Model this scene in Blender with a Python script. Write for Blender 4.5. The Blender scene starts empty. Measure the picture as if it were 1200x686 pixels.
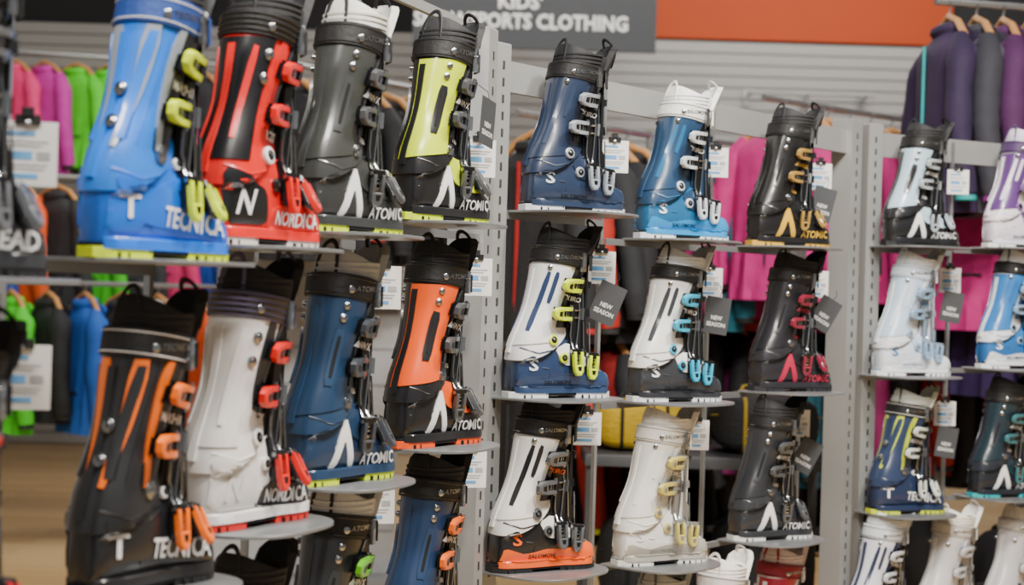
import bpy, bmesh, math, random
from mathutils import Vector, Matrix
from mathutils.bvhtree import BVHTree
from mathutils.geometry import delaunay_2d_cdt
random.seed(7)
EYE=1.45
col=bpy.context.scene.collection
pi=math.pi
# ------------------------------------------------------------------ materials
def lin(h):
    if not isinstance(h,str): return h
    h=h.lstrip('#'); r=[int(h[i:i+2],16)/255 for i in (0,2,4)]
    return tuple(c/12.92 if c<=.04045 else ((c+.055)/1.055)**2.4 for c in r)
_m={}
def mat(c,rough=.35,metal=0.,coat=0.,noise=.12,scale=30.,bump=0.,name=None):
    key=(c,rough,metal,coat,noise,scale,bump)
    if key in _m: return _m[key]
    m=bpy.data.materials.new(name or ('mat_'+str(c).strip('#'))); m.use_nodes=True
    nt=m.node_tree; b=nt.nodes['Principled BSDF']
    rgb=lin(c)
    tc=nt.nodes.new('ShaderNodeTexCoord'); nz=nt.nodes.new('ShaderNodeTexNoise'); nz.inputs['Scale'].default_value=scale
    nt.links.new(tc.outputs['Object'],nz.inputs['Vector'])
    mx=nt.nodes.new('ShaderNodeMix'); mx.data_type='RGBA'
    mx.inputs[6].default_value=(*[x*(1-noise) for x in rgb],1); mx.inputs[7].default_value=(*[min(1,x*(1+noise)) for x in rgb],1)
    nt.links.new(nz.outputs['Fac'],mx.inputs[0]); nt.links.new(mx.outputs[2],b.inputs['Base Color'])
    b.inputs['Roughness'].default_value=rough; b.inputs['Metallic'].default_value=metal
    b.inputs['Coat Weight'].default_value=coat; b.inputs['Coat Roughness'].default_value=.14
    if bump:
        bp=nt.nodes.new('ShaderNodeBump'); bp.inputs['Strength'].default_value=bump; bp.inputs['Distance'].default_value=.01
        nt.links.new(nz.outputs['Fac'],bp.inputs['Height']); nt.links.new(bp.outputs['Normal'],b.inputs['Normal'])
    _m[key]=m; return m
def plastic(c): return mat(c,.30,0,.55,.06)
# ------------------------------------------------------------------ mesh builder
class MB:
    def __init__(s): s.v=[];s.f=[];s.m=[]
    def add(s,vs,fs,m):
        o=len(s.v); s.v+= [tuple(v) for v in vs]; s.f+=[[i+o for i in f] for f in fs]; s.m+=[m]*len(fs)
    def grid(s,rows,m,closed=False,cap0=False,cap1=False):
        n=len(rows[0]); vs=[p for r in rows for p in r]; fs=[]
        for i in range(len(rows)-1):
            for j in range(n if closed else n-1):
                k=(j+1)%n; fs.append([i*n+j,i*n+k,(i+1)*n+k,(i+1)*n+j])
        if cap0: fs.append(list(range(n)))
        if cap1: fs.append([(len(rows)-1)*n+j for j in range(n)])
        s.add(vs,fs,m)
    def prism(s,out,o,T,A,N,h0,h1,m,ins=.0008):
        o,T,A,N=map(Vector,(o,T,A,N)); cx=sum(p[0] for p in out)/len(out); cy=sum(p[1] for p in out)/len(out)
        def ring(h,i):
            r=[]
            for x,y in out:
                dx,dy=x-cx,y-cy; L=math.hypot(dx,dy) or 1; k=max(0,(L-i*1.4)/L)
                r.append(o+T*(cx+dx*k)+A*(cy+dy*k)+N*h)
            return r
        s.grid([ring(h0,0),ring(h1-ins,0),ring(h1,ins)],m,True,True,True)
    def box(s,o,sz,m,R=None,ins=.0008):
        T,A,N=(R if R else (Vector((1,0,0)),Vector((0,1,0)),Vector((0,0,1))))
        a,b=sz[0]/2,sz[1]/2
        s.prism([(-a,-b),(a,-b),(a,b),(-a,b)],o,T,A,N,-sz[2]/2,sz[2]/2,m,ins)
    def tube(s,path,r,m,seg=6,closed=False,flat=1.0):
        path=[Vector(p) for p in path]; rows=[]; n=len(path); up=None
        for i,p in enumerate(path):
            t=(path[(i+1)%n]-path[i-1]) if closed else (path[min(i+1,n-1)]-path[max(i-1,0)])
            t.normalize()
            if up is None:
                up=Vector((0,0,1)) if abs(t.z)<.9 else Vector((1,0,0))
            a=t.cross(up).normalized(); b=a.cross(t).normalized(); up=b
            rr=r[i] if isinstance(r,(list,tuple)) else r
            rows.append([p+a*math.cos(2*pi*j/seg)*rr+b*math.sin(2*pi*j/seg)*rr*flat for j in range(seg)])
        if closed: rows.append(rows[0])
        s.grid(rows,m,True,not closed,not closed)
    def disc(s,o,N,r,h,m,seg=20,ins=.0008):
        N=Vector(N).normalized(); T=N.orthogonal().normalized(); A=N.cross(T)
        s.prism([(r*math.cos(2*pi*i/seg),r*math.sin(2*pi*i/seg)) for i in range(seg)],o,T,A,N,0,h,m,ins)
    def bvh(s): return BVHTree.FromPolygons([Vector(v) for v in s.v],s.f)
    def mesh(s,name,ang=38):
        me=bpy.data.meshes.new(name); me.from_pydata(s.v,[],s.f)
        me.polygons.foreach_set('material_index',s.m)
        bm=bmesh.new(); bm.from_mesh(me); bmesh.ops.remove_doubles(bm,verts=bm.verts,dist=1e-6)
        bmesh.ops.recalc_face_normals(bm,faces=bm.faces); bm.to_mesh(me); bm.free()
        me.shade_smooth(); me.set_sharp_from_angle(angle=math.radians(ang)); me.update(); return me
def obj(name,me,mats,loc=(0,0,0),rz=0,link_obj=False,rot=None):
    o=bpy.data.objects.new(name,me); col.objects.link(o); o.location=loc
    o.rotation_euler=rot if rot else (0,0,rz)
    while len(me.materials)<len(mats): me.materials.append(None)
    for i,m in enumerate(mats):
        if link_obj: o.material_slots[i].link='OBJECT'; o.material_slots[i].material=m
        else: me.materials[i]=m
    return o
_t={}
def text_geo(s,off=.02):
    if (s,off) in _t: return _t[(s,off)]
    cu=bpy.data.curves.new('t','FONT'); cu.body=s; cu.offset=off; cu.resolution_u=2
    ob=bpy.data.objects.new('t',cu); col.objects.link(ob); bpy.context.view_layer.update()
    dg=bpy.context.evaluated_depsgraph_get(); me=ob.evaluated_get(dg).to_mesh()
    vs=[(v.co.x,v.co.y) for v in me.vertices]; fs=[list(p.vertices) for p in me.polygons]
    bpy.data.objects.remove(ob)
    x0=min(v[0] for v in vs);x1=max(v[0] for v in vs);y0=min(v[1] for v in vs);y1=max(v[1] for v in vs)
    vs=[((x-x0)/(x1-x0)-.5,(y-y0)/(y1-y0)-.5) for x,y in vs]
    _t[(s,off)]=(vs,fs,(x1-x0)/(y1-y0)); return _t[(s,off)]
def interp(tb,x):
    if x<=tb[0][0]: return tb[0][1:]
    if x>=tb[-1][0]: return tb[-1][1:]
    for i in range(len(tb)-1):
        if tb[i][0]<=x<=tb[i+1][0]: break
    p0=tb[max(i-1,0)];p1=tb[i];p2=tb[i+1];p3=tb[min(i+2,len(tb)-1)]
    h=p2[0]-p1[0]; t=(x-p1[0])/h; r=[]
    for k in range(1,len(p1)):
        m1=(p2[k]-p0[k])/((p2[0]-p0[0]) or 1)*h; m2=(p3[k]-p1[k])/((p3[0]-p1[0]) or 1)*h
        r.append((2*t**3-3*t*t+1)*p1[k]+(t**3-2*t*t+t)*m1+(-2*t**3+3*t*t)*p2[k]+(t**3-t*t)*m2)
    return r
# ------------------------------------------------------------------ ski boot
SHELL,CUFF,ACC,ACC2,SOLE,LEVER,BASE,LINER,STRAP,LOGO,METAL,INSIDE,FLAP=range(13)
LOW=[(-.133,.070,.018),(-.130,.094,.028),(-.120,.122,.036),(-.10,.145,.0405),(-.06,.158,.0445),(-.02,.156,.0435),(.005,.142,.0415),
 (.03,.118,.0415),(.055,.093,.0455),(.075,.076,.0475),(.095,.065,.045),(.108,.057,.037),(.116,.045,.020)]
CUF=[(.07,-.069,.067,.0475),(.12,-.064,.067,.0505),(.16,-.054,.059,.0465),(.20,-.042,.054,.0430),(.24,-.029,.057,.0455),
 (.28,-.016,.063,.0510),(.33,.001,.069,.0565),(.40,.022,.070,.0570)]
def cpt(z,ph,k=0.):
    cx,rx,ry=interp(CUF,z); c,s=math.cos(ph),math.sin(ph)
    return Vector((cx+(rx+k)*c, -(ry+k)*math.copysign(abs(s)**.88,s)*(1-.14*c), z))
def sg(a,p): return math.copysign(abs(a)**p,a)
def warp(x,z):
    if x>0 and z<.11: x*=.86
    return x+max(0,z-.14)*.14
def build_boot(design):
    B=MB(); Z0=.014
    xs=[-.133,-.1315,-.128,-.122,-.112,-.10]+[-.085+i*.0131 for i in range(13)]+[.083,.093,.101,.107,.112,.115,.116]
    rows=[]
    for x in xs:
        zt,hw=interp(LOW,x); r=[]
        for j in range(36):
            a=2*pi*j/36; h=.5+.5*sg(math.sin(a),.74)
            y=hw*sg(math.cos(a),.62)*(1-.28*h*h)
            y*=1+.06*math.exp(-((x+.045)/.025)**2-((h-.62)/.2)**2)-.05*math.exp(-((x+.0)/.03)**2-((h-.2)/.2)**2)
            r.append((x,-y,Z0+(zt-Z0)*h))
        rows.append(r)
    B.grid(rows,SHELL,True,True,True)
    rim=[]
    for s_ in (1,-1):
        seq=[-.131+i*.00976 for i in range(26)]
        if s_<0: seq=seq[::-1]
        rim+=[(x,s_*interp(LOW,x)[1]*1.0) for x in seq if abs(x)<.1345]
    B.prism(rim,(0,0,0),(1,0,0),(0,1,0),(0,0,1),.011,.026,ACC2 if design=='S' else SHELL,.002)
    NP=48; rows=[]
    def zb(ph): return .108+.036*math.cos(ph)+.010*math.cos(2*ph)
    def zt(ph): return .318-.017*math.cos(ph)+.006*math.cos(2*ph)
    rows.append([cpt(zb(2*pi*j/NP)+.004,2*pi*j/NP,-.006) for j in range(NP)])
    rows.append([cpt(zb(2*pi*j/NP),2*pi*j/NP,-.0005) for j in range(NP)])
    for i in range(17):
        v=i/16; rows.append([cpt(zb(p)+.002+(zt(p)-zb(p)-.002)*v,p,.0034 if i==0 else (.0024 if i==1 else (.0018 if i==16 else 0))) for p in [2*pi*j/NP for j in range(NP)]])
    rows.append([cpt(zt(p)+.001,p,-.004) for p in [2*pi*j/NP for j in range(NP)]])
    rows.append([cpt(zt(p)-.03,p,-.006) for p in [2*pi*j/NP for j in range(NP)]])
    B.grid(rows,CUFF,True)
    bv=[B.bvh()]
    def hit(o,d):
        o=Vector(o);d=Vector(d).normalized()
        r=bv[0].ray_cast(o+d*.3,-d)
        if r[0] is None: r=bv[0].find_nearest(o+d*.04)
        n=r[1]
        n=n if n.dot(d)>0 else -n
        return r[0],n
    def patch(fp,vs2,fs,off,m,skirt=True):
        top=[];bot=[]
        for q in vs2:
            p,n=fp(q); top.append(p+n*off); bot.append(p-n*.0015)
        B.add(top,fs,m)
        if skirt:
            cnt={}
            for f in fs:
                for i in range(len(f)):
                    e=(f[i],f[(i+1)%len(f)]); k=tuple(sorted(e)); cnt.setdefault(k,[]).append(e)
            be=[v[0] for v in cnt.values() if len(v)==1]
            for a,b in be: B.add([top[a],top[b],bot[b],bot[a]],[[0,1,2,3]],m)
    def proj(al,sd):
        if al==0: return lambda q: hit((q[0],0,q[1]),(0,sd,0))
        a=math.radians(al)
        D=Vector((-math.sin(a),sd*math.cos(a),0)); R=Vector((math.cos(a),sd*math.sin(a),0))
        return lambda q: hit(Vector((interp(CUF,q[1])[0],0,q[1]))+R*q[0],D)
    def decal(poly,m,off=.0012,both=True,al=0):
        if al==0: poly=[(warp(x,z),z) for x,z in poly]
        ch=[]
        for i in range(len(poly)):
            a=Vector(poly[i]);b=Vector(poly[(i+1)%len(poly)]); ch+=[a.lerp(b,.14),a.lerp(b,.86)]
        poly=ch
        pts=[]
        for i in range(len(poly)):
            a=Vector(poly[i]);b=Vector(poly[(i+1)%len(poly)]); n=max(1,int((b-a).length/.008))
            pts+=[a.lerp(b,k/n) for k in range(n)]
        nb=len(pts)
        x0=min(p.x for p in pts);x1=max(p.x for p in pts);z0=min(p.y for p in pts);z1=max(p.y for p in pts)
        def inside(x,y):
            c=False
            for i in range(nb):
                a=pts[i];b=pts[i-1]
                if (a.y>y)!=(b.y>y) and x<(b.x-a.x)*(y-a.y)/(b.y-a.y)+a.x: c=not c
            return c
        allp=list(pts); x=x0+.004
        while x<x1:
            z=z0+.004
            while z<z1:
                if inside(x,z) and min((p-Vector((x,z))).length for p in pts)>.003: allp.append(Vector((x,z)))
                z+=.0075
            x+=.0075
        r=delaunay_2d_cdt(allp,[(i,(i+1)%nb) for i in range(nb)],[list(range(nb))],1,1e-6)
        for sd in ((-1,1) if both else (-1,)):
            patch(proj(al,sd),[tuple(v) for v in r[0]],[list(f) for f in r[2]],off,m)
    def text(s,cx,cz,w,h,m=LOGO,rot=0,off=.0032,al=0,sk=0):
        vs,fs,_=text_geo(s); c,sn=math.cos(rot),math.sin(rot); al=math.radians(al)
        D=Vector((math.sin(al),-math.cos(al),0)); Rr=Vector((math.cos(al),math.sin(al),0)); O=Vector((warp(cx,cz),-.01,cz))
        q=[((x+sk*y)*w*c-y*h*sn,(x+sk*y)*w*sn+y*h*c) for x,y in vs]
        patch(lambda q: hit(O+Rr*q[0]+Vector((0,0,q[1])),D),q,fs,off,m,False)
    def band(C,axis,w,dirs,off,m,nx=2,shape=None):
        axis=Vector(axis); n=len(dirs); vs=[];fs=[]
        for i,d in enumerate(dirs):
            for k in range(nx+1):
                e=-w/2+w*k/nx
                if shape: e=shape(i/(n-1),k/nx,e)
                vs.append((i,e))
        for i in range(n-1):
            for k in range(nx):
                a=i*(nx+1)+k; fs.append([a,a+1,a+nx+2,a+nx+1])
        patch(lambda q: hit(C(q[1]),dirs[q[0]]),vs,fs,off,m)
    dl=lambda a: Vector((0,-math.cos(math.radians(a)),math.sin(math.radians(a))))
    dc=lambda p: Vector((math.cos(math.radians(p)),-math.sin(math.radians(p)),0))
    def cband(z0,z1,p0,p1,off,m,bottom_slope=0.):
        zc=(z0+z1)/2; w=z1-z0; n=max(3,int(abs(p1-p0)/6)); 
        band(lambda e:Vector((interp(CUF,zc+e)[0],0,zc+e)),(0,0,1),w,[dc(p0+(p1-p0)*i/n) for i in range(n+1)],off,m,10,
             (lambda u,v,e: e+(1-v)*bottom_slope*u) if bottom_slope else None)
    def ridge(pts,r,m,al=0):
        for sd in(-1,1):
            path=[]
            for i in range(15):
                v=i/14*(len(pts)-1); k=min(int(v),len(pts)-2); f=v-k
                x=pts[k][0]*(1-f)+pts[k+1][0]*f; z=pts[k][1]*(1-f)+pts[k+1][1]*f
                p,n=proj(al,sd)((warp(x,z) if al==0 else x,z)); path.append(p+n*.0002)
            B.tube(path,r,m,6)
    band(lambda e:Vector((.036+e,0,.030)),(1,0,0),.080,[dl(a) for a in range(56,150,6)],.0024,FLAP,8)
    cband(.158,.300,74,-46,.0026,FLAP)
    bv[0]=B.bvh()
    decal([(-.130,.034),(-.126,.082),(-.100,.096),(-.075,.080),(-.068,.050),(-.080,.034)],SHELL,.0022)
    decal([(-.056,.034),(-.050,.060),(-.015,.054),(.020,.060),(.060,.062),(.095,.050),(.110,.034)],SHELL,.0014)
    if design=='A':
        cband(.125,.300,88,190,.0024,ACC,-.015)
        decal([(-.010,.160),(.007,.158),(.009,.248),(-.008,.252)],CUFF,.0046,al=42)
        decal([(-.004,.172),(.002,.172),(.003,.238),(-.002,.240)],INSIDE,.0052,al=42)
        decal([(-.030,.122),(.004,.116),(.050,.086),(.095,.062),(.055,.058),(-.01,.070),(-.05,.094)],ACC,.0026)
        decal([(-.080,.028),(-.045,.116),(-.010,.028),(-.028,.028),(-.045,.074),(-.063,.028)],LOGO,.0034)
        text('ATOMIC',.056,.037,.082,.0180,LOGO,0,.0040)
        text('HAWX',-.014,.224,.040,.012,LOGO,math.radians(-10),.0055)
        text('100',-.030,.150,.022,.010,LOGO,math.radians(-10),.0045)
        studs=[(-.050,.132,.010,METAL,0),(.000,.268,.0065,METAL,42),(.001,.288,.0060,METAL,42)]
        ridge([(-.030,.140),(-.036,.20),(-.036,.30)],.0018,CUFF,60)
    elif design=='T':
        cband(.140,.300,100,60,.0030,ACC)
        decal([(-.066,.138),(-.056,.136),(-.050,.20),(-.040,.27),(-.034,.300),(-.046,.301),(-.057,.27)],ACC2,.0042)
        decal([(-.040,.300),(-.016,.300),(-.003,.140),(-.016,.138)],ACC2,.0030,False,80)
        decal([(.040,.300),(.018,.300),(.007,.140),(.018,.138)],ACC2,.0030,False,80)
        decal([(-.030,.150),(-.016,.148),(-.004,.292),(-.020,.292)],CUFF,.0040,al=40)
        ridge([(-.018,.150),(-.008,.292)],.0016,SHELL,36); ridge([(-.002,.145),(.010,.292)],.0014,SHELL,36)
        decal([(-.122,.108),(-.06,.088),(.0,.110),(.045,.086),(.10,.064),(.06,.036),(-.05,.042),(-.118,.056)],SHELL,.0022)
        text('TECNICA',.030,.052,.122,.0260,LOGO,math.radians(-5),.0045)
        text('T',-.098,.066,.034,.030,LOGO,0,.0045)
        text('MACH1',-.020,.224,.046,.013,LOGO,math.radians(-10),.0060)
        studs=[(-.052,.134,.012,METAL,0),(.0,.215,.0095,METAL,80),(.0,.172,.0095,METAL,80),(-.006,.124,.008,LOGO,0)]
    elif design=='N':
        cband(.120,.300,118,240,.0024,ACC)
        decal([(-.128,.110),(-.08,.096),(-.040,.080),(-.030,.030),(-.125,.030)],ACC,.0026)
        decal([(-.030,.026),(-.02,.054),(.01,.064),(.06,.062),(.112,.049),(.11,.026)],ACC2,.0024)
        decal([(-.062,.172),(-.046,.166),(-.030,.262),(-.034,.298),(-.050,.298)],ACC2,.0028)
        decal([(-.016,.150),(-.006,.148),(.000,.285),(-.010,.288)],CUFF,.0046,al=50)
        text('NORDICA',.044,.042,.098,.0200,WHITE_SLOT,math.radians(-2),.0045)
        text('120',-.042,.158,.026,.015,LOGO,math.radians(-8),.0045)
        text('N',-.085,.062,.032,.036,LOGO,0,.0045,0,.35)
        studs=[(-.045,.130,.013,LOGO,0),(-.014,.090,.010,ACC,0),(.006,.240,.008,METAL,40),(.006,.275,.008,METAL,40)]
        ridge([(-.02,.150),(-.012,.285)],.0016,CUFF,30)
    elif design=='S':
        decal([(-.130,.024),(-.122,.056),(-.07,.040),(-.02,.050),(.04,.048),(.10,.060),(.122,.052),(.126,.024)],ACC2,.0030)
        cband(.125,.300,90,200,.0024,ACC,-.012)
        decal([(-.040,.110),(-.005,.124),(.040,.097),(.072,.078),(.03,.068),(-.02,.076)],ACC,.0026)
        decal([(-.016,.150),(-.004,.148),(.006,.280),(-.004,.284)],SHELL,.0040,al=48)
        decal([(.010,.215),(.018,.210),(.022,.280),(.014,.284)],SHELL,.0040,al=48)
        text('SALOMON',-.030,.036,.07,.0085,BASE,0,.0045)
        text('S',-.094,.074,.022,.026,LOGO,0,.0042)
        text('X PRO',-.012,.224,.040,.011,LOGO,math.radians(-10),.0055)
        studs=[(-.052,.130,.0125,LEVER,0),(-.018,.090,.012,LEVER,0),(.0,.292,.006,METAL,48)]
        ridge([(-.034,.140),(-.034,.300)],.0016,ACC,60)
    else:
        cband(.125,.300,90,200,.0024,ACC,-.012)
        decal([(-.128,.030),(-.118,.070),(-.05,.050),(.02,.062),(.10,.056),(.12,.028)],ACC2,.0026)
        text('HEAD',.050,.042,.080,.020,LOGO,math.radians(-2),.0045)
        studs=[(-.052,.130,.012,METAL,0),(-.020,.085,.008,METAL,0),(.0,.275,.007,METAL,50)]
    cband(.100,.290,174,186,.0050,CUFF)
    for x,z,r,m,al in studs:
        if al==0: x=warp(x,z)
        for sd in((-1,1) if al<80 else(-1,)):
            p,n=proj(al,sd)((x,z)); p=p+n*.002
            B.disc(p-n*.002,n,r,.0062,m)
            B.disc(p+n*.0040,n,r*.62,.0022,BASE if m!=METAL else METAL,14)
            B.disc(p+n*.0055,n,r*.28,.0012,METAL if m!=METAL else INSIDE,8)
    for pts in ([(-.125,.112),(-.09,.100),(-.04,.110),(.0,.128)],[(.01,.060),(.05,.072),(.09,.060),(.12,.046)],[(-.128,.060),(-.09,.070),(-.055,.066)]):
        ridge(pts,.0017,SHELL)
    bv[0]=B.bvh()
    def buckle(C,axis,angs,D,lv,wd,k=1.):
        axis=Vector(axis); a0,a1=angs
        st=1 if a1>a0 else -1
        rng=[a0+st*i*5 for i in range(int(abs(a1-a0)/5)+1)]
        band(C,axis,wd,[D(a) for a in rng],.0032,BASE,2)
        p,n=hit(C(0),D(lv)); p2,_=hit(C(0),D(lv+st*6)); T=(p2-p); T-=n*T.dot(n); T.normalize(); A=n.cross(T).normalized()
        o=p+n*.0035; R=lambda c,s,m,i=.0008: B.box(o+T*c[0]*k+A*c[1]*k+n*c[2]*k,tuple(q*k for q in s),m,(T,A,n),i)
        R((-.006,0,.0030),(.046,.026,.008),BASE,.0015)
        R((.014,0,.009),(.013,.029,.012),BASE,.002)
        B.tube([o+T*.014*k+A*.0175*k+n*.010*k,o+T*.014*k-A*.0175*k+n*.010*k],.0036*k,METAL,8)
        R((-.004,.0098,.0125),(.034,.0075,.009),LEVER,.0015); R((-.004,-.0098,.0125),(.034,.0075,.009),LEVER,.0015)
        R((-.012,0,.0100),(.006,.016,.006),METAL); R((-.002,0,.0100),(.004,.016,.005),METAL); R((.005,0,.0100),(.003,.016,.005),METAL)
        B.prism([(-.017*k,-.0135*k),(-.017*k,.0135*k),(-.032*k,.0125*k),(-.042*k,.0055*k),(-.042*k,-.0055*k),(-.032*k,-.0125*k)],o,T,A,n,.008*k,.0180*k,LEVER,.002)
        B.prism([(-.021*k,-.006*k),(-.021*k,.006*k),(-.031*k,.004*k),(-.031*k,-.004*k)],o,T,A,n,.0170*k,.0187*k,BASE,.0005)
        for s_ in(-1,1):
            path=[o+T*.012*k+A*.0085*s_*k+n*.010*k]
            for i in range(1,6):
                q,nn=hit(C(0)+axis*(.0075*s_*k*(1 if A.dot(axis)>0 else -1)),D(lv+st*(14+i*5))); path.append(q+nn*(.0070 if i<5 else .005))
            B.tube(path,.0019,METAL,5)
        q,nn=hit(C(0),D(lv+st*40)); q2,_=hit(C(0),D(lv+st*46)); T2=(q2-q).normalized(); A2=nn.cross(T2).normalized()
        B.box(q+nn*.006,(.010,.024*k,.010),METAL,(T2,A2,nn),.0015)
        for i in range(5):
            q,nn=hit(C(0),D(lv+st*(48+i*7))); q2,_=hit(C(0),D(lv+st*(52+i*7))); T2=(q2-q).normalized(); A2=nn.cross(T2).normalized()
            B.box(q+nn*.0035,(.0035,.014*k,.008),METAL if i%2 else BASE,(T2,A2,nn))
    for x,zc,wd,lv in((.010,.052,.020,42),(.056,.026,.018,58)):
        buckle(lambda e,x=x,zc=zc:Vector((x+e,0,zc)),(1,0,0),(24 if x<.05 else 44,150),dl,lv,wd,.98)
    for z,wd in((.190,.022),(.256,.022)):
        buckle(lambda e,z=z:Vector((interp(CUF,z+e)[0],0,z+e)),(0,0,1),(98,-66),dc,66,wd,1.12)
    def sole(x0,x1,z0,z1,m):
        n=12; xs=[x0+(x1-x0)*i/n for i in range(n+1)]
        def w(x):
            a=max(-.13,min(.108,x)); k=interp(LOW,a)[1]*.95
            e=min(1,max(.0,(x1-x)/.018)) if x1>.1 else 1
            e2=min(1,max(.0,(x-x0)/.018)) if x0<-.1 else 1
            return max(.016,k*math.sqrt(max(.05,1-(1-e)**2))*math.sqrt(max(.05,1-(1-e2)**2)))
        out=[(x,w(x)) for x in xs]+[(x,-w(x)) for x in xs[::-1]]
        B.prism(out,(0,0,0),(1,0,0),(0,1,0),(0,0,1),z0,z1,m,.0012)
    sole(-.142,-.055,0,.014,SOLE); sole(.020,.125,0,.014,SOLE); sole(-.06,.025,.006,.014,INSIDE)
    sole(-.141,-.057,.014,.019,BASE); sole(.022,.124,.014,.019,BASE)
    for i in range(5):
        B.box((-.130+i*.017,0,.0035),(.003,.080 if i else .05,.0072),INSIDE); B.box((.036+i*.017,0,.0035),(.003,.090 if i<4 else .075,.0072),INSIDE)
    def lz(ph): return .362-.012*math.cos(ph)+.006*math.cos(2*ph)
    NL=36; P=[2*pi*j/NL for j in range(NL)]; rows=[]
    for i in range(5): rows.append([cpt(.285+(lz(p)-.285)*i/4,p,-.005+.0020*math.sin(i/4*pi)) for p in P])
    rows.append([cpt(lz(p)+.004,p,-.008) for p in P]); rows.append([cpt(lz(p)+.003,p,-.013) for p in P]); rows.append([cpt(lz(p)-.002,p,-.017) for p in P])
    B.grid(rows,LINER,True)
    B.grid([[cpt(lz(p)-.002,p,-.017) for p in P],[cpt(.30,p,-.019) for p in P],[cpt(.27,p,-.03) for p in P]],INSIDE,True,False,True)
    n=14; ro=[];ri=[]
    for i in range(9):
        v=i/8; z=.262+v*.130; half=math.radians(56-14*v*v)
        a=[-half+2*half*j/n for j in range(n+1)]
        dz=[-.018*v*(abs(x)/half)**3 for x in a]
        ro.append([cpt(z+d,x,.001+.006*v*v) for x,d in zip(a,dz)]); ri.append([cpt(z+d,x,-.014+.006*v*v) for x,d in zip(a,dz)])
    ring=[ro[i]+ri[i][::-1] for i in range(9)]
    B.grid(ring,LINER,True,True,True)
    mid=[[cpt(.338+v*.034,x,.0072) for x in [math.radians(-28+56*j/8) for j in range(9)]] for v in(0,.33,.66,1)]
    B.grid(mid,STRAP)
    for zz in(.339,.348,.357):
        B.tube([cpt(zz,math.radians(a),-.0040) for a in range(70,291,10)],.0028,LINER,5)
    def st(ph,z): return z-.010*math.cos(ph)
    rows=[[cpt(st(p,z),p,k) for p in P] for z,k in((.295,.001),(.296,.0048),(.331,.0053),(.333,.001))]
    B.grid(rows,STRAP,True)
    B.box(cpt(.304,math.radians(38),.0088),(.036,.034,.004),STRAP,(Vector((.62,.78,0)),Vector((0,0,1)),Vector((.78,-.62,0))),.001)
    B.box(cpt(.306,math.radians(70),.0090),(.012,.042,.008),METAL,(Vector((.94,.34,0)),Vector((0,0,1)),Vector((.34,-.94,0))),.001)
    p,n_=cpt(.315,math.radians(128),.0045),Vector((-.62,-.78,0)); B.disc(p,n_,.006,.003,METAL,12)
    if design=='N':
        for zz in(.301,.309,.317,.325): B.tube([cpt(st(p,zz),p,.0055) for p in P],.0017,BASE,4,True)
    else:
        for zz in(.300,.327): B.tube([cpt(st(p,zz),p,.0053) for p in P],.0009,LOGO if design=='T' else BASE,4,True)
        bv[0]=B.bvh()
        vs,fs,_=text_geo({'A':'ATOMIC','T':'TECNICA','S':'SALOMON','H':'HEAD'}[design])
        patch(lambda q: hit(Vector((interp(CUF,q[1])[0],0,q[1])),dc(q[0])),[(98-x*52,.316+y*.009) for x,y in vs],fs,.0010,METAL,False)
    def loop(cx,z,w,h,lean):
        pts=[]
        for i in range(13):
            a=pi*i/12; pts.append((cx+lean*math.sin(a),-w*math.cos(a),z+h*math.sin(a)**.7))
        B.tube(pts,.0042,STRAP,6,False,.5)
    b=cpt(.345,pi,-.007); loop(b.x,.340,.022,.054,.014)
    f=cpt(.380,0,-.002); loop(f.x,.372,.018,.032,-.018)
    return B.mesh('ski_boot_'+design)
WHITE_SLOT=LOGO
BOOT={d:build_boot(d) for d in 'ATNSH'}
# ------------------------------------------------------------------ sections of the display
K=1.5
SEC={}
for k,(c0,d0) in {'L':((.1045,2.353),(.497,.868)),'M':((.0746,2.2975),(.79,.613)),'R':((1.188,3.153),(.95,.31))}.items():
    c=Vector((c0[0],c0[1]*K,0)); d=Vector((d0[0],d0[1]*K,0)); u=d.normalized()
    SEC[k]=(c,d,u,Vector((u.y,-u.x,0)))
def P(sec,t,n,z=0):
    c,d,u,m=SEC[sec]; return c+d*t+m*n+Vector((0,0,EYE+z))
UP=Vector((0,0,1)); BACK=-.095
BK='#17181b'
def pal(shell,cuff,acc,acc2,sole,lever,base='#1b1d20',liner='#232427',strap='#141517',logo='#e8eaec',flap=None):
    return [plastic(shell),plastic(cuff),plastic(acc),plastic(acc2),mat(sole,.45,0,.1,.08),plastic(lever),mat(base,.25,.3,.2,.06),
     mat(liner,.75,0,0,.12,60,.2),mat(strap,.6,0,0,.1,80,.15),mat(logo,.4),mat('#a6aaae',.2,.95),mat('#0b0b0c',.9),plastic(flap or cuff)]
YEL='#c9e000'
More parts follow.
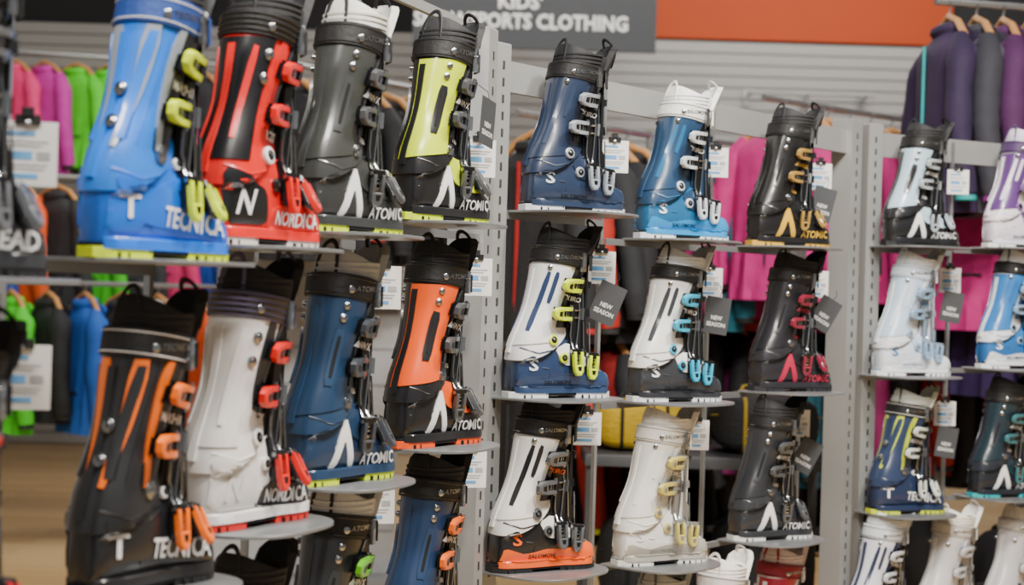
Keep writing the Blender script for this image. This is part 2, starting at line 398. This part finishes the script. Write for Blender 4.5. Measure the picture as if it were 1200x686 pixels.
boots=[
 ('L',-1.425,0.0,-62,'H',pal('#2e3034','#3a3c41','#24262a','#35373b','#1c1d20','#5b5e63')),
 ('L',-1.425,-.44,-62,'H',pal('#1b1c1f','#17181b','#b0141c','#26272b','#26272b','#c01820')),
 ('L',-1.152,.0286,-58,'T',pal('#1268d8','#1b74de','#17181b','#8e979f',YEL,YEL,strap='#1a3f88',liner='#222327',flap='#17181b')),
 ('L',-1.158,-.400,-60,'T',pal('#1f2023','#27282b','#1b1c1f','#f07014','#1b1b1d','#f07014',flap='#1d1e21')),
 ('L',-.966,.056,-60,'N',pal('#d8201c','#d8201c','#16171a','#d8201c','#d4c8c4','#d81c18',flap='#16171a')),
 ('L',-.972,-.350,-60,'N',pal('#e4e3e2','#e8e7e6','#dedddc','#26272b','#cf1f1c','#d8201a',base='#1d1e22',strap='#5c5670',logo='#d8dadc',flap='#1d1e22')),
 ('L',-.966,-.776,-60,'H',pal('#202125','#26282c','#a8181a','#1a1b1e','#26272b','#b01c20')),
 ('L',-.757,.0884,-57,'A',pal('#333637','#3b3e3e','#3b3e3c','#2a2b2c',YEL,'#4a4c4e',flap='#202223',liner='#c4c4c0')),
 ('L',-.762,-.318,-57,'A',pal('#223a58','#25405f','#213a58','#1c2c42',YEL,'#3a3f46',flap='#16202e',liner='#b2b6b4')),
 ('L',-.757,-.707,-57,'A',pal('#2a2d30','#33363a','#2a2d30','#1c1d20',YEL,'#5fae20',flap='#1f2124',liner='#cfd0d0')),
 ('L',-.481,.127,-55,'A',pal('#1b1c1e','#1d1e20','#c6dc14','#151618',YEL,'#4a4c4e',flap='#1a1b1d')),
 ('L',-.485,-.290,-55,'A',pal('#1b1c1f','#1d1e21','#f05a14','#17181a','#e85010','#4a4c4e',flap='#1a1b1d')),
 ('L',-.481,-.690,-55,'A',pal('#1f3350','#263c5c','#22385a','#1a2a40','#e85010','#e86818',flap='#1b1d22')),
 ('M',.082,.186,-30,'S',pal('#26344c','#26324a','#232f46','#26344c','#d0d3d6','#8a929c',liner='#15161a',logo='#c8d0d8',flap='#1a1e26')),
 ('M',.050,-.234,-30,'S',pal('#26385a','#e2e4e6','#e2e4e6','#2a3e60','#dcdee0',YEL,logo='#dfe4ea',flap='#1b1d22')),
 ('M',.019,-.619,-30,'S',pal('#1b1c1f','#e4e4e2','#e4e4e2','#f06018','#1a1b1d','#55585c',liner='#1a1a1c',logo='#f06018',flap='#1b1c1f')),
 ('M',.447,.1437,-29,'S',pal('#1f5f8c','#24405e','#24405e','#1f86c4','#d8dde0','#c3cbd2',liner='#dfe3e4',strap='#e2e4e2',flap='#203a58')),
 ('M',.438,-.259,-29,'S',pal('#35383d','#e6e7e6','#e6e7e6','#2c2e33','#dadcde','#2aa6cc',liner='#d8dcde',flap='#26282c')),
 ('M',.403,-.658,-29,'S',pal('#e2e2de','#e6e6e2','#dcdcd8','#a8a49a','#dcdcd6','#c0b460',liner='#eceae4',strap='#d8d8d0',flap='#dcdcd8',base='#8c8c88')),
 ('M',.875,.148,-28,'A',pal('#1a1a1c','#1d1d1f','#1b1b1d','#141416','#c49a3a','#a08040',logo='#d0a640',flap='#1a1a1c')),
 ('M',.902,-.250,-28,'A',pal('#26262b','#2a2a2f','#232328','#1a1a1e','#26262a','#802038',liner='#2a2a2e',logo='#b02848',flap='#232327')),
 ('M',.834,-.651,-28,'A',pal('#2c2f33','#33363a','#2b2d31','#222427','#d8d8d6','#4a4c4f',flap='#222427')),
 ('M',.405,-1.06,-46,'S',pal('#d0d2d0','#c8cac8','#b8bab8','#9a9c9c','#d0d0ce','#a8aaae',liner='#b8bab8',strap='#60646a')),
 ('M',.640,-1.06,-47,'H',pal('#e6e4e0','#e8e6e2','#dedcd8','#c0a8a8','#d8d8d4','#c8c8c8',liner='#e8e4e0',strap='#d0ccc8',flap='#e0deda')),
 ('M',.880,-1.06,-47,'H',pal('#e6e4e2','#e8e6e4','#a01c34','#b02040','#d8d8d4','#b02040',liner='#d8c8c8',strap='#8c1c30',flap='#e0deda')),
 ('R',.085,.179,-20,'A',pal('#1c1d20','#202226','#b4cfe0','#1a1b1e','#1c1d20','#a8b4bc',flap='#1a1b1e')),
 ('R',.065,-.220,-20,'S',pal('#d2dce8','#dde4ea','#b8cfe6','#dfe4ea','#e2e4e6','#88a8c8',liner='#e4e8ea',strap='#c8d4e0',flap='#d4dee8',base='#8fa4b8',logo='#5080b0')),
 ('R',.060,-.644,-20,'T',pal('#22304e','#2c3a58','#22304e','#b8c838','#c4d430','#d4dcd8',liner='#d0d8d0',flap='#22304e')),
 ('R',.472,.190,-20,'S',pal('#ddd8e4','#e4e0e8','#5c3c78','#d8d4e0','#e0e0e2','#7c5c98',liner='#d8d0e0',strap='#4a3460',flap='#dcd8e2')),
 ('R',.460,-.196,-20,'S',pal('#2a68a8','#dfe6ec','#2f74b8','#dfe4ea','#e2e4e6','#88a8c8',liner='#e4e8ea',flap='#2a5c94')),
 ('R',.440,-.606,-20,'A',pal('#20242c','#262b34','#1f3038','#1a1d24','#28a0a8','#3a7078',flap='#20242c')),
 ('R',-.015,-1.02,-26,'S',pal('#28304c','#2c3450','#d8dce4','#d0d4dc','#d0d4d8','#c8ccd4',liner='#d8dce0',strap='#d0d4da')),
 ('R',.245,-1.02,-26,'H',pal('#dcdcdc','#e0e0e0','#c8c8ca','#b8b8bc','#d0d0d0','#c0c0c4',liner='#e0dcd4',strap='#c8c4bc',flap='#d8d8d8',base='#a0a0a4')),
 ('R',.505,-1.02,-26,'H',pal('#d4d4d6','#d8d8da','#c0c0c4','#acacb0','#d0d0d0','#c0c0c4',liner='#d8d4cc',strap='#b8b4ac',flap='#d0d0d2',base='#909094')),
]
for s,t,z,yaw,d,pm in boots:
    o=obj('ski_boot',BOOT[d],pm,P(s,t,0,z+.0005),math.radians(-yaw),True)
    if s=='L': o.scale=(.90,.90,1.0) if t<-1.1 else (.93,.93,1.0)
# ------------------------------------------------------------------ shelves
steel=mat('#909396',.32,.6,0,.08,8); rodm=mat('#9b9ea0',.35,.7); rail=mat('#9c9e9e',.45,.35,0,.06,4)
def shelf(sec,t,hw,z,bar,d=.205):
    B=MB(); out=[]
    n=24; T,A=SEC[sec][2],SEC[sec][3]
    for i in range(n+1):
        a=pi*i/n; out.append((hw*sg(math.cos(a),.7),(.06+(d-.06)*math.sin(a)**.62) if 0<i<n else .05))
    out+=[(-hw,.0),(hw,0.)]
    O=P(sec,t,BACK+.008,z)
    B.prism(out,(0,0,0),T,A,(0,0,1),-.005,0,0,.001)
    c=P(sec,(bar[0]+bar[1])/2,BACK+.008,z)-O
    L=(bar[1]-bar[0])*SEC[sec][1].length
    B.box(c+A*.003+Vector((0,0,-.012)),(L-.012,.005,.016),0,(T,A,UP))
    obj('boot_shelf',B.mesh('boot_shelf'),[steel],O)
LR=[-1.54,-1.292,-1.067,-.862,-.62,-.18]
MR=[-.07,.265,.66,1.07]
RR=[-.042,.27,.66]
def colbounds(r,t):
    for i in range(len(r)-1):
        if r[i]<=t<r[i+1]: return r[i],r[i+1]
    return r[0],r[1]
for s,t,z,yaw,d,pm in boots:
    if s!='L' and z<-.9: continue
    a,b=colbounds({'L':LR,'M':MR,'R':RR}[s],t)
    shelf(s,t,.126 if s=='L' else .142,z,(a,b),.20 if s=='L' else .215)
shelf('M',.64,.46,-1.06,(.265,1.07)); shelf('R',.25,.42,-1.02,(-.042,.66))
# ------------------------------------------------------------------ fixtures
def fixture(name,sec,rods,posts,ztop,railh,t0,t1):
    B=MB(); T,A=SEC[sec][2],SEC[sec][3]; U=UP; Q=lambda t,n=BACK: P(sec,t,n,-EYE)
    for r in rods:
        B.box(Q(r)+U*(EYE+ztop)/2,(.010,.010,EYE+ztop-.02),0,(T,A,U))
    for tt,w,dp,top in posts:
        B.box(Q(tt,BACK-.02)+U*(EYE+top)/2,(w,dp,EYE+top),1,(T,A,U),.003)
        for k in range(46):
            B.box(Q(tt,BACK-.02+dp/2)+U*(.25+k*.038),(.006,.003,.018),2,(T,A,U),.0003)
        B.box(Q(tt,BACK+.05)+U*.03,(w,.40,.06),1,(T,A,U),.003)
    L=(t1-t0)*SEC[sec][1].length
    B.box(Q((t0+t1)/2,BACK-.008)+U*(EYE+ztop-railh/2),(L,.012,railh),1,(T,A,U),.002)
    B.box(Q((t0+t1)/2,BACK-.008)+U*.12,(L,.02,.12),1,(T,A,U),.002)
    return obj(name,B.mesh(name),[rodm,rail,mat('#2a2b2c',.8)])
fixture('boot_display_stand','L',LR[:-1],[(-.185,.05,.085,.57),(-1.80,.05,.08,.57)],.57,.02,-1.8,-.185)
fixture('boot_display_stand','M',MR[1:],[(-.06,.05,.07,.56),(1.30,.065,.07,.56)],.525,.070,-.06,1.30)
fixture('boot_display_stand','R',RR[1:]+[1.0],[(-.035,.055,.07,.56),(1.25,.05,.07,.56)],.535,.075,-.035,1.25)
# ------------------------------------------------------------------ tags
def tag_mesh():
    B=MB(); X=Vector((1,0,0)); U=Vector((0,0,1)); N=Vector((0,-1,0)); R=(X,U,N)
    B.box((0,0,0),(.070,.078,.0012),0,R,.0002)
    B.box((0,-.002,.041),(.030,.012,.005),1,R); B.box((0,-.004,.050),(.014,.012,.004),1,R); B.disc((0,-.004,.036),N,.004,.003,2,10)
    for i,(w,h,z,x,m) in enumerate([(.034,.005,.024,-.008,3),(.048,.0022,.015,0,4),(.040,.0022,.010,-.004,4),(.030,.010,-.002,-.009,3),(.016,.010,-.002,.019,4),(.048,.0022,-.013,0,4),(.044,.0022,-.018,-.002,4),(.036,.006,-.027,-.005,3)]):
        B.box((x,-.0009,z),(w,h,.0006),m,R,.0001)
    B.tube([(0,.0,.052),(0,.02,.056),(.0,.045,.056)],.0016,2,5)
    return B.mesh('price_tag')
TAG=tag_mesh(); tagm=[mat('#e2e3e3',.6),mat(BK,.5),mat('#b9bcc0',.25,.9),mat('#5a98cc',.6),mat('#a4a8ac',.6)]
def ns_mesh():
    B=MB(); X=Vector((1,0,0)); U=Vector((0,0,1)); N=Vector((0,-1,0)); R=(X,U,N)
    B.box((0,0,0),(.066,.096,.0012),0,R,.0002)
    for s,z,w in(('NEW',-.006,.030),('SEASON',-.023,.050)):
        vs,fs,_=text_geo(s); B.add([(x*w,-.0012,z+y*.011) for x,y in vs],fs,1)
    B.tube([(0,0,.046),(.006,.008,.065),(.004,.03,.08)],.0010,2,5)
    return B.mesh('season_hang_tag')
NS=ns_mesh(); nsm=[mat('#3c3f43',.6),mat('#d8d8d8',.6),mat(BK,.5)]
ns_for={(.050,-.234):22,(.902,-.250):30,(.834,-.651):28,(.438,-.259):8,(.875,.148):14,(-.481,.127):8,(.065,-.220):10,(.060,-.644):8}
for s,t,z,yaw,d,pm in boots:
    if z<-.9 or (s=='L' and -1.2<t<-.9) or (t,z)==(-.757,.0884): continue
    a,b=colbounds({'L':LR,'M':MR,'R':RR}[s],t)
    ang=math.atan2(SEC[s][2].y,SEC[s][2].x)
    row1=z>-.1
    if s=='L':
        tt=-1.302 if t<-1.3 else (-.27 if t>-.5 else b+.03)
        q=P(s,tt,-.05,z+(.15 if row1 else .32)); yw=ang-.95
    else: q=P(s,t+(.20 if s=='M' and t>.8 and row1 else .172),-.05,z+((.15 if t<.1 and s=='M' else .215) if row1 else .30)); yw=ang-(.7 if s=='M' else .4)
    obj('price_tag',TAG,tagm,q,yw)
    if (t,z) in ns_for:
        q=P(s,t+.135,.005,z+(.13 if row1 else .215)) if s!='L' else P(s,-.33,.0,z+.215)
        obj('season_hang_tag',NS,nsm,q,rot=(0,math.radians(ns_for[(t,z)]),yw+(.9 if s=='L' else 0)))
# ------------------------------------------------------------------ room
wood=bpy.data.materials.new('floor_laminate'); wood.use_nodes=True
nt=wood.node_tree; b=nt.nodes['Principled BSDF']; tc=nt.nodes.new('ShaderNodeTexCoord')
bk=nt.nodes.new('ShaderNodeTexBrick'); bk.inputs['Scale'].default_value=1; bk.inputs['Brick Width'].default_value=1.3; bk.inputs['Row Height'].default_value=.16; bk.inputs['Mortar Size'].default_value=.003
bk.inputs['Color1'].default_value=(*lin('#d0b080'),1); bk.inputs['Color2'].default_value=(*lin('#c09c68'),1); bk.inputs['Mortar'].default_value=(*lin('#8c7252'),1)
nt.links.new(tc.outputs['Object'],bk.inputs['Vector']); nt.links.new(bk.outputs['Color'],b.inputs['Base Color']); b.inputs['Roughness'].default_value=.35
def slab(name,c,sz,m):
    B=MB(); B.box((0,0,0),sz,0,None,.001); return obj(name,B.mesh(name),[m],c)
slab('floor',(0,6,-.05),(14,16,.1),wood)
slab('ceiling',(0,6.5,4.75),(14,15,.1),mat('#2b2c2e',.9))
slab('wall_left',(-7,6.5,2.35),(.1,15,4.7),mat('#c9c8c4',.8)); slab('wall_right',(7,6.5,2.35),(.1,15,4.7),mat('#b8b8b6',.8))
slab('wall_back',(0,13.6,2.35),(14,.1,4.7),mat('#24262a',.8))
slab('wall_panel_orange',(2.44,13.52,4.245),(2.72,.06,1.03),mat('#b8440f',.7,0,0,.05,2))
B=MB(); B.box((0,.03,1.86),(13.8,.02,3.70),1,None)
for k in range(37): B.box((0,0,.055+k*.1),(13.8,.04,.088),0,None,.004)
obj('slatwall_panel',B.mesh('slatwall_panel'),[mat('#acadad',.55,0,0,.04),mat('#77797b',.7)],(0,13.5,0))
B=MB(); B.box((0,0,0),(1.66,.05,1.1),0,None,.003)
for s,z,w,h,x in(("KIDS'",-.226,.30,.106,-.10),('SNOWSPORTS CLOTHING',-.362,1.46,.106,-.095)):
    vs,fs,_=text_geo(s,.03); B.add([(x+a*w,-.027,z+c*h) for a,c in vs],fs,1)
B.tube([(-.6,0,.5),(-.6,0,1.02)],.01,2,6); B.tube([(.6,0,.5),(.6,0,1.02)],.01,2,6)
obj('hanging_department_sign',B.mesh('sign'),[mat('#33373d',.6),mat('#e4e6e8',.6),rodm],(.10,10.5,3.665))
B=MB()
B.tube([(-.55,0,0),(.55,0,0)],.016,0,8)
for x in(-.5,0,.5): B.tube([(x,0,0),(x,.36,0)],.012,0,6); B.box((x,.33,0),(.05,.02,.14),0)
obj('wall_display_rail',B.mesh('wall_display_rail'),[rodm],(2.5,13.12,3.22))
# ------------------------------------------------------------------ garments
def garment(kind,w,h,seed,puff=False):
    rnd=random.Random(seed); B=MB(); rows=[]; N=44; ph=rnd.random()*6
    NR=26
    for i in range(NR):
        v=i/(NR-1)
        if kind=='jacket':
            k=min(1,v/.13); ww=w/2*(.26+.74*k**.8)*(1-.05*math.sin(v*3.1)); dd=(.045+.045*k)*(1+.15*v)
        else: ww=w/2*(.92+.05*v); dd=.05+.03*v
        pf=(1+.07*abs(math.sin(v*pi*8))-.03) if puff and v>.1 else 1
        r=[]
        for j in range(N):
            a=2*pi*j/N; f=1+.07*v*math.sin(5*a+ph)+.05*v*math.sin(9*a+ph*2+v*3)
            r.append((ww*math.cos(a)*(1+.03*v*math.sin(3*a+ph)),dd*sg(math.sin(a),.7)*f*pf*(1+.12*v*math.sin(13*a+v*5+ph)),-v*h))
        rows.append(r)
    B.grid(rows,0,True,True,True)
    if kind=='jacket':
        for s in(-1,1):
            pts=[];rr=[]
            for i in range(19):
                v=i/18; pts.append((s*(w*.36+.045*min(1,v*5)+.075*math.sin(v*1.5)),-.035*math.sin(v*3)-.01,-.035-v*h*.86)); rr.append(.058*min(1,.55+v*3)-.016*v+(.004*abs(math.sin(v*pi*8)) if puff else .003*math.sin(v*17+ph)))
            B.tube(pts,rr,1,14)
            B.disc((pts[-1][0],pts[-1][1],pts[-1][2]-.006),(0,0,-1),.040,.02,2,12)
        B.tube([(.072*math.cos(a),.045*math.sin(a),.010+.008*math.sin(a)) for a in [2*pi*k/18 for k in range(18)]],.026,1,8,True)
        B.tube([(.085*math.cos(a),.05+.03*math.sin(a),-.03) for a in [pi*k/10 for k in range(11)]],.035,1,8)
        B.box((0,-.098,-h*.52),(.010,.010,h*.88),2)
        for s in(-1,1): B.box((s*w*.24,-.098,-h*.68),(.09,.006,.010),2)
    else:
        B.box((0,-.074,-h*.5),(.012,.03,h*.9),2)
        B.box((0,-.06,-.03),(w*.8,.03,.05),1)
    B.tube([(-w*.40,0,-.040),(-.10,0,.030),(0,0,.065),(.10,0,.030),(w*.40,0,-.040)],.015,3,8)
    B.tube([(0,0,.04),(0,0,.09),(.022,0,.115),(.0,0,.135),(-.022,0,.115)],.004,4,6)
    return B.mesh('garment_'+kind)
GM=[garment('jacket',.46,.72,0),garment('jacket',.46,.72,1,True),garment('jacket',.44,.66,2)]; GT=garment('trousers',.36,.95,5)
hw_=mat('#c8925a',.5)
def fab(c): return mat(c,.8,0,0,.2,14,.5)
def rack(x,y,z,L,beta,cols,name='clothes_rail',posts=(1,1),me=None,start=.12,sp=.105,jit=.14,turn=0):
    y*=K
    b=math.radians(beta); d=Vector((math.cos(b),math.sin(b),0)); e=Vector((-d.y,d.x,0)); B=MB(); zz=EYE+z; O=Vector((x,y,0))
    B.tube([O+Vector((0,0,zz)),O+d*L+Vector((0,0,zz))],.014,0,8)
    for k,on in zip((0,L),posts):
        if on:
            p=O+d*k; B.tube([p+Vector((0,0,.03)),p+Vector((0,0,zz))],.016,0,8); B.tube([p-e*.25+Vector((0,0,.03)),p+e*.25+Vector((0,0,.03))],.018,0,8)
    obj(name,B.mesh(name),[rodm])
    for i,c in enumerate(cols):
        c=c if isinstance(c,tuple) else (c,c,'#222222')
        p=O+d*(start+i*sp)
        obj('hanging_trousers' if me else 'hanging_jacket',me or GM[i%3],[fab(c[0]),fab(c[1]),fab(c[2]),hw_,rodm],(p.x,p.y,zz-.121),b-pi/2+turn+random.uniform(-jit,jit),True)
M1,M2,M3='#b01e6a','#c0267a','#8a1858'
DK='#1d1e22'; RD='#a8281c'; TL='#1f6a7c'
rack(.0,3.75,.66,.85,50,[(DK,DK,'#a01c1c'),('#2a1a22',RD,'#222222'),('#17181b','#26282c','#0c0c0c'),(DK,DK,'#2a7a30'),DK],posts=(0,1),sp=.14)
rack(-.02,3.85,-.08,.95,35,[DK,('#202226',RD,'#c0c000'),('#8a1a1a',DK,'#222222'),DK,'#17181b'],posts=(0,1),sp=.17)
rack(.58,4.45,.70,1.4,30,[(M3,M1,'#3a1a3a'),(TL,TL,'#222222'),(M2,M3,'#e0e0e0'),(RD,DK,'#222222'),'#a81c64',(TL,TL,'#222222'),DK],posts=(0,1),sp=.17,turn=.3)
rack(1.02,4.25,.84,1.3,40,[(M2,M2,'#222222'),(M1,M3,'#e0e0e0'),(DK,'#2a2c30','#c02a70'),M2,('#3a2a5c','#2a2c30','#c02a70'),M3,'#2a2c32'],posts=(0,1),sp=.15)
rack(.62,4.75,-.02,1.9,12,[DK,'#26282c',('#7a1858',DK,'#222222'),DK,'#1f5a6a','#26282c',M3,DK,RD,DK,M2],posts=(1,1),sp=.16)
rack(1.80,4.25,.74,1.0,50,[(M2,M2,'#222222'),M1,(DK,DK,'#c0267a'),M2],posts=(0,1),sp=.15)
B=MB()
B.box((0,.45,.75),(2.5,.05,1.5),0)
for z in(.12,.62,1.0): B.box((0,.2,z),(2.5,.5,.03),1)
for x in(-1.24,1.24): B.box((x,.2,.75),(.03,.5,1.5),1)
GY=8.9
obj('luggage_gondola',B.mesh('luggage_gondola'),[mat('#2a2b2e',.8),mat('#3c3e42',.6)],(1.2,GY,0))
def bag_mesh(hard):
    B=MB(); rows=[]
    e=.35 if hard else .7
    for i in range(17):
        v=-1+2*i/16; s=max(.02,(1-abs(v)**(5 if hard else 3.2)))**(.5)
        rows.append([(v*.5, .5*s*sg(math.cos(a),e)*(1+.02*math.sin(v*20)*(not hard)), .5*s*sg(math.sin(a),e)) for a in [2*pi*j/28 for j in range(28)]])
    B.grid(rows,0,True,True,True)
    for v in(-.22,.22):
        B.tube([(v,.51*sg(math.cos(a),e),.51*sg(math.sin(a),e)) for a in [2*pi*j/28 for j in range(28)]],.018,1,6,True)
    B.tube([(-.22,0,.5),(-.18,0,.66),(0,0,.70),(.18,0,.66),(.22,0,.5)],.022,1,6)
    B.tube([(-.5,-.3,.15),(0,-.5,.22),(.5,-.3,.15)],.012,1,5)
    return B.mesh('bag')
BH,BS=bag_mesh(True),bag_mesh(False)
def bag(name,me,x,y,z,w,h,c,c2='#101113',rz=0):
    o=obj(name,me,[fab(c),mat(c2,.6)],(x,y,z+h*.528),rz,True); o.scale=(w,.32,h)
for i,(x,c) in enumerate([(.25,'#24262a'),(.7,'#b02a1c'),(1.15,'#1f2124'),(1.6,'#2a2c30'),(2.1,'#202226')]): bag('duffel_bag',BS,x,GY+.17,.635,.42,.24,c)
for i,(x,c) in enumerate([(.28,'#1f7a90'),(.68,'#24262a'),(1.1,'#1f2226'),(1.5,'#8a1c50'),(2.0,'#22252a')]): bag('duffel_bag',BS,x,GY+.17,1.015,.38,.26,c,'#17181a')
for i,(x,c) in enumerate([(.3,'#1d1f22'),(.9,'#26282c'),(1.5,'#1b1c1f'),(2.1,'#2a2c30')]): bag('suitcase',BH,x,GY+.17,.135,.52,.34,c)
TZ=.90; TY=3.70*K
B=MB(); B.box((0,0,TZ-.02),(.9,.5,.04),0,None,.004); B.box((0,0,.30),(.9,.5,.03),0)
for x in(-.43,.43):
    for y in(-.22,.22): B.box((x,y,(TZ-.04)/2),(.03,.03,TZ-.04),0)
obj('display_table',B.mesh('display_table'),[mat('#4a4c50',.5)],(.72,TY,0))
bag('duffel_bag',BH,.48,TY,TZ+.001,.36,.17,'#b89a14','#17181a'); bag('duffel_bag',BH,.92,TY,TZ+.001,.40,.20,'#25272b','#a89020')
bag('suitcase',BH,.52,TY,.316,.38,.34,'#1d1f22'); bag('suitcase',BH,.93,TY,.316,.38,.34,'#26282c')
bag('suitcase',BH,1.50,3.95*K,0,.50,.62,'#1f2124'); bag('suitcase',BH,2.05,4.0*K,0,.46,.56,'#26282c')
PU=[('#35244a','#2c2040','#20a0a0'),('#4a4a58','#34343e','#8a2a8a'),('#5a2a5e','#4a2050','#18a0a0'),('#241e36','#3c2a56','#20a0a0'),('#1b5a6a','#24243e','#222222'),('#4a2f62','#241e36','#222222'),('#20203a','#3a2a5c','#222222'),('#5a3478','#3a2a5c','#222222'),('#20203a','#3a2a5c','#222222')]
rack(1.64,4.05,1.20,1.3,10,PU,posts=(0,1),start=.06,sp=.115,jit=.05,turn=-.12)
rack(1.92,4.35,.46,1.3,20,[('#3a2a5c','#2c2440','#222222'),('#20243a','#3a2a5c','#18a0a0'),('#40306a','#30285a','#222222'),('#22252c','#22252c','#222222'),DK,('#3a2a5c','#2c2440','#222222'),DK],posts=(0,1),sp=.15)
rack(-4.2,6.9,1.55,2.4,14,['#e03a7a','#e04a80','#d83a90','#e03a7a','#c030a0','#50d020','#58d828','#f0f0f0','#d83a90','#2a2c30','#e0561c'],sp=.21,turn=.75)
rack(-3.9,6.0,.62,2.2,14,['#e0561c','#e03a7a','#e8e8e8','#1c50b0','#e0561c','#2a2c30','#40c020','#303236','#e03a7a','#1c50b0'],sp=.21,turn=.75)
rack(-3.7,5.6,-.02,2.6,12,['#2a2c30','#1c50b0','#e0561c','#2a2c30','#48c824','#1f2124','#2060c0','#303236','#d8d8d8','#e0561c','#2a2c30','#1c50b0'],sp=.20,turn=.6)
rack(-2.55,2.9,.14,1.15,10,[(c,'#6a7280','#5a6270') for c in('#7f8896','#98a0ac','#8a94a6','#a0a6ae')],me=GT,sp=.2,posts=(1,0))
B=MB(); B.box((0,0,.95),(.9,.05,1.9),0,None,.004); B.box((0,0,.02),(.95,.4,.04),1)
for k in range(9): B.box((0,-.028,.25+k*.18),(.88,.006,.010),1)
obj('freestanding_slat_board',B.mesh('slat_board'),[mat('#b4b6b8',.5),mat('#8a8c90',.5)],(-1.00,7.6,0),.1)
rack(-1.05,4.3,.95,1.4,55,[DK,'#26282c',('#3a1a1c','#202226','#a01c1c'),'#202226','#17181b',DK,'#26282c','#17181b'],posts=(0,1),sp=.16)
# ------------------------------------------------------------------ lights
def area(n,loc,tgt,sx,sy,pw,c=(1,1,1)):
    l=bpy.data.lights.new(n,'AREA'); l.shape='RECTANGLE'; l.size=sx; l.size_y=sy; l.energy=pw; l.color=c
    o=bpy.data.objects.new(n,l); col.objects.link(o); o.location=loc
    o.rotation_euler=(Vector(tgt)-Vector(loc)).to_track_quat('-Z','Y').to_euler()
area('added_key_light',(.9,1.2,4.1),(.0,3.2,1.3),.3,.3,140,(1,.93,.84))  # added area light, kept small for crisp highlights on the boots
area('added_strip_side',(-.2,.2,4.0),(.2,3.3,1.2),1.6,.2,100,(1,.94,.86))  # thin strip light added for streak reflections on the boot plastic
area('added_key_left',(-1.3,.4,3.4),(-.5,2.4,1.2),.3,.3,42,(1,.94,.87))  # added light from the left front to brighten the near boots
area('added_key_right',(1.8,2.5,4.2),(1.4,4.8,1.2),.3,.3,150,(1,.93,.84))  # small light added for highlights on the right-hand boots
area('added_strip_mid',(.8,2.0,4.3),(.5,4.0,1.2),1.6,.15,95,(1,.94,.86))  # second long strip put in for reflections along the middle boots
area('ceiling_light_back',(0,9.0,4.6),(0,9.6,0),6,3,290,(1,.94,.86))
area('ceiling_light_far',(2.5,11.8,4.6),(2.5,13.7,3.2),4,.5,75,(1,.94,.86))
w=bpy.data.worlds.new('World'); bpy.context.scene.world=w; w.use_nodes=True
w.node_tree.nodes['Background'].inputs[0].default_value=(1,.98,.96,1); w.node_tree.nodes['Background'].inputs[1].default_value=.28
# ------------------------------------------------------------------ camera
cam=bpy.data.cameras.new('camera'); cam.sensor_width=36; cam.lens=54; cam.clip_start=.05
cam.dof.use_dof=True; cam.dof.focus_distance=3.1; cam.dof.aperture_fstop=3.8
co=bpy.data.objects.new('camera',cam); col.objects.link(co)
co.matrix_world=Matrix.Translation((0,0,EYE))@Matrix.Rotation(pi/2,4,'X')@Matrix.Rotation(math.radians(1.7),4,'Z')
bpy.context.scene.camera=co
